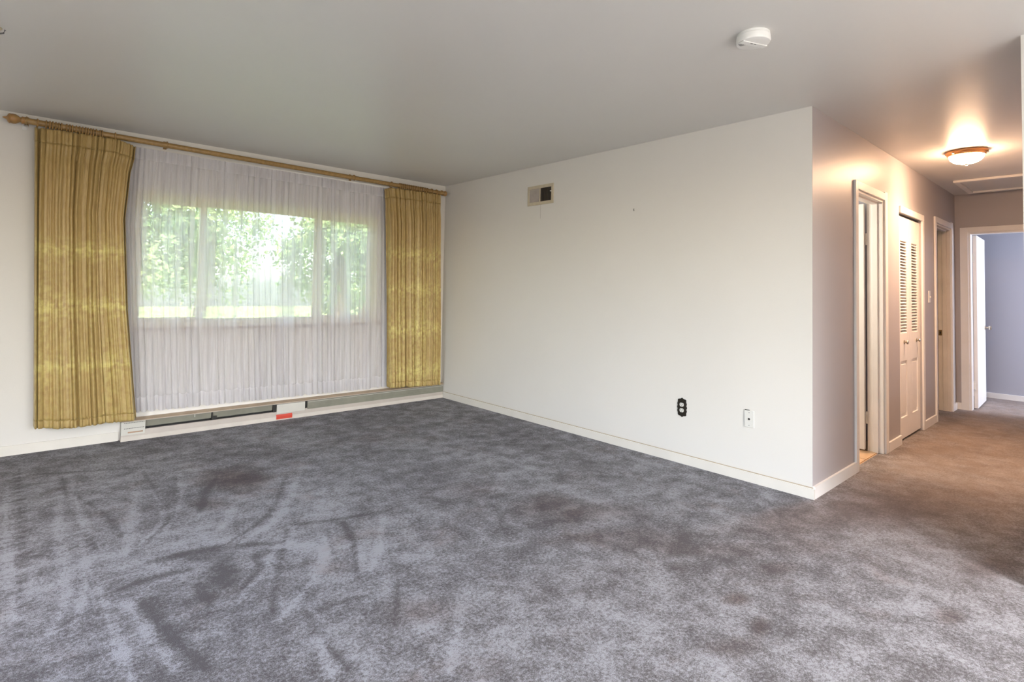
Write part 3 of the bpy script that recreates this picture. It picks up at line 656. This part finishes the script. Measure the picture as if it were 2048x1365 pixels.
obj('raised_gap', boxes((-0.0050, -0.0005, -3.585, -3.553, 0.470, 0.4735)), M['dark'], cp)
nl = thing('nail', 'bent nail left in the blank white wall', 'nail', (0, -2.644, 1.91))
obj('shank', tube([(0, -2.640, 1.918), (-0.015, -2.643, 1.915), (-0.020, -2.652, 1.902)], 0.0017, 6), M['fin'], nl)
obj('head', lathe([(0.0035, 0), (0.0035, -0.001), (0.0001, -0.0012)], 10, (-0.020, -2.652, 1.901), 'x'), M['fin'], nl)

# ------------------------------------------------------------------ smoke detector
sdx, sdy = -1.212, -4.145
sm = thing('smoke_detector', 'round white smoke detector on the ceiling', 'smoke detector', (sdx, sdy, CH))
obj('base', lathe([(0.0001, 0), (0.070, 0), (0.071, -0.010), (0.066, -0.014), (0.0001, -0.014)], 48, (sdx, sdy, CH)), M['white_plastic'], sm, True)
obj('cover', lathe([(0.066, -0.013), (0.0725, -0.014), (0.074, -0.034), (0.070, -0.042), (0.060, -0.0455), (0.0001, -0.046)], 48, (sdx, sdy, CH)), M['white_plastic'], sm, True)
b = bmesh.new()
box(b, sdx-0.068, sdx+0.068, sdy-0.014, sdy+0.014, CH-0.0485, CH-0.044)
bmesh.ops.rotate(b, verts=b.verts[:], cent=(sdx, sdy, CH), matrix=Matrix.Rotation(math.radians(-22), 3, 'Z'))
obj('ridge', b, M['white_plastic'], sm, bevel=0.001)
b = bmesh.new()
for dx in (-0.016, 0.004): box(b, sdx+dx-0.006, sdx+dx+0.006, sdy-0.009, sdy-0.005, CH-0.0495, CH-0.048)
bmesh.ops.rotate(b, verts=b.verts[:], cent=(sdx, sdy, CH), matrix=Matrix.Rotation(math.radians(-22), 3, 'Z'))
obj('test_button', b, M['fin'], sm)
b = bmesh.new()
for k in range(6): box(b, sdx-0.045, sdx-0.02, sdy+0.022+k*0.005, sdy+0.0235+k*0.005, CH-0.0468, CH-0.0455)
obj('sounder_slots', b, M['fin'], sm)

# ------------------------------------------------------------------ ceiling light
lx, ly = 1.985, -4.43
lt = thing('ceiling_light', 'glowing glass dome ceiling light with copper ring in the hall', 'ceiling light', (lx, ly, CH))
obj('ring', lathe([(0.0001, 0), (0.131, 0), (0.138, -0.006), (0.136, -0.016), (0.126, -0.024), (0.124, -0.034), (0.116, -0.040), (0.112, -0.036), (0.110, -0.012), (0.0001, -0.012)], 64, (lx, ly, CH)), M['copper'], lt, True)
M['lamp_glass'] = mat('lamp_glass', (0.9, 0.88, 0.82), 0.3, emit=(1.0, 0.62, 0.37), estr=165.0)
dome = [(0.113, -0.034), (0.111, -0.050), (0.103, -0.066), (0.089, -0.081), (0.068, -0.093), (0.044, -0.100), (0.018, -0.102), (0.0001, -0.102)]
obj('glass_dome', lathe(dome, 64, (lx, ly, CH)), M['lamp_glass'], lt, True)
obj('finial', lathe([(0.012, -0.101), (0.011, -0.108), (0.006, -0.114), (0.007, -0.119), (0.0001, -0.122)], 20, (lx, ly, CH)), M['nickel'], lt, True)
for a in (2.6, 4.7, 0.5):
    obj('thumb_screw', lathe([(0.006, 0), (0.006, 0.012), (0.0001, 0.013)], 12, (0, 0, 0), 'x'), M['metal'], None, True)
    s = bpy.context.scene.collection.objects[-1]
    s.rotation_euler = (0, 0, a); s.parent = lt; s.location = (0.1265*math.cos(a), 0.1265*math.sin(a), -0.026)

# ------------------------------------------------------------------ attic hatch
ah = thing('attic_hatch', 'white framed attic hatch in the hall ceiling beyond the lamp', 'hatch', (3.76, -4.52, CH))
ax0, ax1, ay0, ay1 = 3.33, 4.17, -4.94, -4.125
obj('frame', boxes((ax0, ax0+0.045, ay0, ay1, CH-0.022, CH), (ax1-0.045, ax1, ay0, ay1, CH-0.022, CH), (ax0+0.045, ax1-0.045, ay1-0.045, ay1, CH-0.022, CH)), M['trim'], ah, bevel=0.003)
obj('panel', boxes((ax0+0.045, ax1-0.045, ay0, ay1-0.045, CH-0.006, CH)), M['ceiling'], ah)

# ceiling hook at the left edge
hk = thing('ceiling_hook', 'small grey swag hook on the ceiling at the left edge', 'hook', (-3.815, -1.725, CH))
obj('canopy', lathe([(0.030, 0), (0.030, -0.004), (0.018, -0.012), (0.008, -0.020), (0.0001, -0.021)], 20, (-3.825, -1.715, CH)), M['vent'], hk, True)
obj('hook', tube([(-3.825, -1.715, CH-0.018), (-3.81, -1.73, CH-0.034), (-3.79, -1.745, CH-0.030), (-3.785, -1.748, CH-0.014)], 0.004, 8), M['fin'], hk, True)

# ------------------------------------------------------------------ doors
def casing_hall(x0, x1, zt, wl, wr, parent, left=True, right=True, th=0.016):
    bs = []
    if left: bs.append((x0-wl, x0, HY-th, HY, 0, zt+wl))
    if right: bs.append((x1, x1+wr, HY-th, HY, 0, zt+wr))
    if left: obj('casing', boxes(bs[0]), M['trim'], parent, bevel=0.003)
    if right: obj('casing', boxes(bs[-1]), M['trim'], parent, bevel=0.003)
    obj('head_casing', boxes((x0 - (0 if left else 0.0), x1, HY-th, HY, zt, zt+max(wl, wr)*0.85)), M['trim'], parent, bevel=0.003)
def knob(parent, c, ax, r=0.026, ln=0.055, m_=None, sgn=1):
    pr = [(r*1.05, 0), (r*1.1, 0.006*sgn), (r*0.45, 0.010*sgn), (r*0.42, ln*0.45*sgn), (r*0.8, ln*0.55*sgn), (r, ln*0.75*sgn), (r*0.9, ln*0.93*sgn), (0.0001, ln*sgn)]
    return obj('knob', lathe(pr, 24, c, ax), m_ or M['nickel'], parent, True)

d1 = thing('door_1', 'white bathroom door standing open inward, nearest door of the hall', 'door', (1.2, HY, 0), kind='structure')
casing_hall(D1[0], D1[1], D1[2], 0.06, 0.07, d1)
obj('jamb', boxes((D1[0], D1[0]+0.018, HY-0.001, yb+0.001, 0, D1[2]), (D1[1]-0.018, D1[1], HY-0.001, yb+0.001, 0, D1[2]), (D1[0]+0.018, D1[1]-0.018, HY-0.001, yb+0.001, D1[2]-0.018, D1[2])), M['trim'], d1, bevel=0.002)
obj('door_stop', boxes((D1[1]-0.030, D1[1]-0.018, HY+0.034, yb-0.038, 0, D1[2]-0.018), (D1[0]+0.018, D1[0]+0.030, HY+0.034, yb-0.038, 0, D1[2]-0.018), (D1[0]+0.03, D1[1]-0.03, HY+0.034, yb-0.038, D1[2]-0.030, D1[2]-0.018)), M['trim'], d1, bevel=0.002)
lf = obj('leaf', boxes((D1[1]-0.055, D1[1]-0.019, yb+0.012, yb+0.64, 0.015, D1[2]-0.022)), M['door'], d1, bevel=0.002)
for z in (0.27, 1.72):
    b = boxes((D1[1]-0.028, D1[1]-0.016, yb-0.004, yb+0.016, z-0.045, z+0.045))
    tube([(D1[1]-0.026, yb+0.004, z-0.048), (D1[1]-0.026, yb+0.004, z+0.048)], 0.007, 10, b)
    obj('hinge', b, M['ivory'], d1)

cd_ = thing('door_2', 'white louvered bifold closet doors in the hall', 'door', (2.36, HY, 0), kind='structure')
obj('head_casing', boxes((CL[0], CL[1]+0.066, HY-0.016, HY, CL[2], CL[2]+0.058)), M['trim'], cd_, bevel=0.003)
obj('casing', boxes((CL[1]+0.004, CL[1]+0.066, HY-0.016, HY, 0, CL[2])), M['trim'], cd_, bevel=0.003)
obj('head_track', boxes((CL[0], CL[1], HY+0.020, HY+0.05, CL[2]-0.02, CL[2])), M['dark'], cd_)
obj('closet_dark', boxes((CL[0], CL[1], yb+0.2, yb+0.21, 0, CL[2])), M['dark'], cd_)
def bifold(x0, x1):
    y0, y1 = HY+0.012, HY+0.040; sw = 0.082; z0, z1 = 0.018, CL[2]-0.022
    p = obj('bifold_leaf', boxes((x0, x0+sw, y0, y1, z0, z1), (x1-sw, x1, y0, y1, z0, z1), (x0+sw, x1-sw, y0, y1, z0, 0.20), (x0+sw, x1-sw, y0, y1, 0.69, 0.93), (x0+sw, x1-sw, y0, y1, 1.75, z1)), M['door'], cd_, bevel=0.0015)
    obj('raised_panel', boxes((x0+sw, x1-sw, y0+0.012, y1-0.004, 0.20, 0.69)), M['door'], p)
    obj('panel_field', boxes((x0+sw+0.025, x1-sw-0.025, y0+0.004, y0+0.012, 0.23, 0.66)), M['door'], p, bevel=0.006)
    n = 31; me = None
    for k in range(n):
        z = 0.945 + k*(1.74-0.945)/(n-1)
        if me is None:
            b = poly([(0, -0.013, -0.0115), (0, -0.009, -0.0138), (0, 0.013, 0.0092), (0, 0.009, 0.0115)], (x1-x0-2*sw, 0, 0))
            s = obj('slat', b, M['door'], None); me = s.data
        else:
            s = bpy.data.objects.new('slat', me); C.objects.link(s)
        s.parent = p; s.matrix_parent_inverse = Matrix.Identity(4)
        s.location = (x0+sw - cd_.location[0], (y0+y1)/2 - cd_.location[1], z)
        s.location = Vector((x0+sw, (y0+y1)/2, z)) 
    return p
mid = (CL[0]+CL[1])/2
for x0, x1, kx in ((CL[0]+0.003, mid-0.001, 0.19), (mid+0.001, CL[1]-0.004, 0.24)):
    p = bifold(x0, x1)
    knob(p, (x0+kx, HY+0.012, 0.855), 'y', 0.017, 0.034, M['nickel'], -1)

d2 = thing('door_3', 'open doorway with brass strike plate at the far end of the hall wall', 'door', (3.7, HY, 0), kind='structure')
casing_hall(D2[0], D2[1], D2[2], 0.058, 0.07, d2)
obj('jamb', boxes((D2[0], D2[0]+0.018, HY-0.001, yb+0.001, 0, D2[2]), (D2[1]-0.018, D2[1], HY-0.001, yb+0.001, 0, D2[2]), (D2[0]+0.018, D2[1]-0.018, HY-0.001, yb+0.001, D2[2]-0.018, D2[2])), M['jamb_dirty'], d2, bevel=0.002)
obj('door_stop', boxes((D2[1]-0.030, D2[1]-0.018, HY+0.03, yb-0.040, 0, D2[2]-0.018), (D2[0]+0.03, D2[1]-0.03, HY+0.03, yb-0.04, D2[2]-0.03, D2[2]-0.018)), M['jamb_dirty'], d2, bevel=0.002)
obj('strike_plate', boxes((D2[1]-0.0195, D2[1]-0.0175, yb-0.034, yb-0.004, 0.835, 0.895)), M['brass'], d2)
obj('strike_hole', boxes((D2[1]-0.0200, D2[1]-0.0190, yb-0.024, yb-0.014, 0.852, 0.878)), M['dark'], d2)
obj('leaf', boxes((D2[0]+0.02, D2[0]+0.055, yb+0.012, yb+0.72, 0.015, D2[2]-0.022)), M['sill_wood'], d2, bevel=0.002)

d3 = thing('door_4', 'white bedroom door standing open at the end of the hall', 'door', (HX, -4.4, 0), kind='structure')
obj('casing', boxes((HX-0.016, HX, E3[1], E3[1]+0.072, 0, E3[2]+0.06)), M['trim'], d3, bevel=0.003)
obj('casing', boxes((HX-0.016, HX, E3[0]-0.072, E3[0], 0, E3[2]+0.06)), M['trim'], d3, bevel=0.003)
obj('head_casing', boxes((HX-0.016, HX, E3[0], E3[1], E3[2], E3[2]+0.06)), M['trim'], d3, bevel=0.003)
obj('jamb', boxes((HX-0.001, HX+WT+0.001, E3[1]-0.018, E3[1], 0, E3[2]), (HX-0.001, HX+WT+0.001, E3[0], E3[0]+0.018, 0, E3[2]), (HX-0.001, HX+WT+0.001, E3[0]+0.018, E3[1]-0.018, E3[2]-0.018, E3[2])), M['trim'], d3, bevel=0.002)
hx_, hy_ = HX+WT+0.012, E3[1]-0.020
b = boxes((0, 0.74, -0.035, 0, 0.015, E3[2]-0.022))
l4 = obj('leaf', b, M['door'], None, bevel=0.002)
kb = lathe([(0.027, 0), (0.027, -0.006), (0.012, -0.010), (0.011, -0.030), (0.022, -0.038), (0.027, -0.050), (0.024, -0.060), (0.0001, -0.064)], 24, (0.68, -0.035, 0.905), 'y')
k4 = obj('knob', kb, M['nickel'], None, True); k4.parent = l4
l4.parent = d3; l4.location = Vector((hx_, hy_, 0)) - d3.location; l4.rotation_euler = (0, 0, math.radians(2.0))
for z in (0.27, 1.72):
    b = boxes((hx_-0.010, hx_+0.014, hy_-0.010, hy_+0.004, z-0.045, z+0.045))
    tube([(hx_-0.004, hy_-0.008, z-0.048), (hx_-0.004, hy_-0.008, z+0.048)], 0.007, 10, b)
    obj('hinge', b, M['ivory'], d3)

sw = thing('light_switch', 'white light switch plate between the closet and the second doorway', 'switch', (3.06, HY, 1.262))
obj('plate', boxes((3.025, 3.095, HY-0.006, HY, 1.205, 1.320)), M['white_plastic'], sw, bevel=0.002)
obj('toggle', boxes((3.055, 3.065, HY-0.016, HY-0.006, 1.252, 1.268)), M['ivory'], sw, bevel=0.001)

# ------------------------------------------------------------------ outside
struct('ground', boxes((-30, 30, 0.2, 45, -0.75, -0.6)), M['lawn'], 'lawn outside the window')
def tree(x, y, h, r, seed, label, n=9000):
    rg = np.random.RandomState(seed)
    t = thing('tree', label, 'tree', (x, y, -0.6), 'trees outside the window')
    obj('trunk', tube([(x, y, -0.62), (x+0.1, y, h*0.3), (x-0.05, y+0.1, h*0.75)], [0.22, 0.16, 0.06], 10), M['bark'], t, True)
    d = rg.normal(size=(n, 3)); d /= np.linalg.norm(d, axis=1)[:, None]
    # clumps of leaves round branch ends
    nc = 60; cc = rg.normal(size=(nc, 3)); cc /= np.linalg.norm(cc, axis=1)[:, None]; cc *= (rg.rand(nc, 1)**0.4)*np.array([[r, r, h*0.42]])
    ci = rg.randint(0, nc, n); pos = cc[ci] + d*(rg.rand(n, 1)**0.5)*r*0.30 + np.array([[x, y, h*0.55]])
    pos[:, 2] = np.maximum(pos[:, 2], -0.3)
    a = rg.normal(size=(n, 3)); a /= np.linalg.norm(a, axis=1)[:, None]; b_ = np.cross(a, d); b_ /= np.linalg.norm(b_, axis=1)[:, None]+1e-9
    s = rg.uniform(0.05, 0.11, (n, 1))
    V = np.stack([pos-a*s, pos-b_*s*0.5, pos+a*s, pos+b_*s*0.5], 1).reshape(-1, 3)
    me = bpy.data.meshes.new('foliage'); F = np.arange(4*n).reshape(-1, 4)
    me.from_pydata(V.tolist(), [], F.tolist()); me.materials.append(M['leaf'])
    o = bpy.data.objects.new('foliage', me); C.objects.link(o); o['kind'] = 'stuff'; parent_keep(o, t)
tree(-2.4, 6.5, 5.6, 1.7, 1, 'leafy green tree straight behind the left window sash')
tree(2.6, 8.5, 4.4, 1.7, 2, 'leafy tree behind the right half of the window')
tree(7.6, 9.5, 6.0, 1.9, 3, 'tall tree farthest right outside the window')
tree(-6.2, 8.0, 6.0, 1.9, 5, 'tree farthest left outside the window')
tree(0.9, 15.5, 5.0, 2.5, 6, 'distant tree in the gap between the two nearer ones', 9000)
tree(7.4, 16.5, 7.0, 2.7, 7, 'distant taller tree behind the right end of the window', 9000)

def shrub(x, y, top, r, seed, label, n=2600):
    rg = np.random.RandomState(seed); cz = (top-0.6)/2; hz = (top+0.6)/2
    t = thing('shrub', label, 'shrub', (x, y, -0.6), 'shrubs under the window outside')
    obj('stem', tube([(x, y, -0.62), (x+0.03, y, -0.3), (x, y+0.02, cz)], [0.04, 0.03, 0.015], 8), M['bark'], t, True)
    d = rg.normal(size=(n, 3)); d /= np.linalg.norm(d, axis=1)[:, None]
    pos = d*(rg.rand(n, 1)**0.33)*np.array([[r, r, hz]])*(1+0.12*np.sin(5*d[:, :1]+seed)) + np.array([[x, y, cz]])
    pos[:, 2] = np.maximum(pos[:, 2], -0.58)
    a = rg.normal(size=(n, 3)); a /= np.linalg.norm(a, axis=1)[:, None]; b_ = np.cross(a, d); b_ /= np.linalg.norm(b_, axis=1)[:, None]+1e-9
    s = rg.uniform(0.03, 0.06, (n, 1))
    V = np.stack([pos-a*s, pos-b_*s*0.5, pos+a*s, pos+b_*s*0.5], 1).reshape(-1, 3)
    me = bpy.data.meshes.new('foliage'); me.from_pydata(V.tolist(), [], np.arange(4*n).reshape(-1, 4).tolist()); me.materials.append(M['leaf'])
    o = bpy.data.objects.new('foliage', me); C.objects.link(o); o['kind'] = 'stuff'; parent_keep(o, t)
for i, (x, lb) in enumerate(((-2.75, 'green shrub outside at the left end of the window'), (-1.2, 'green shrub outside just left of the window middle'), (0.35, 'green shrub outside just right of the window middle'), (1.9, 'green shrub outside at the right end of the window'))):
    shrub(x, 4.6, 0.78+0.06*math.sin(3*i), 0.66, 40+i, lb)
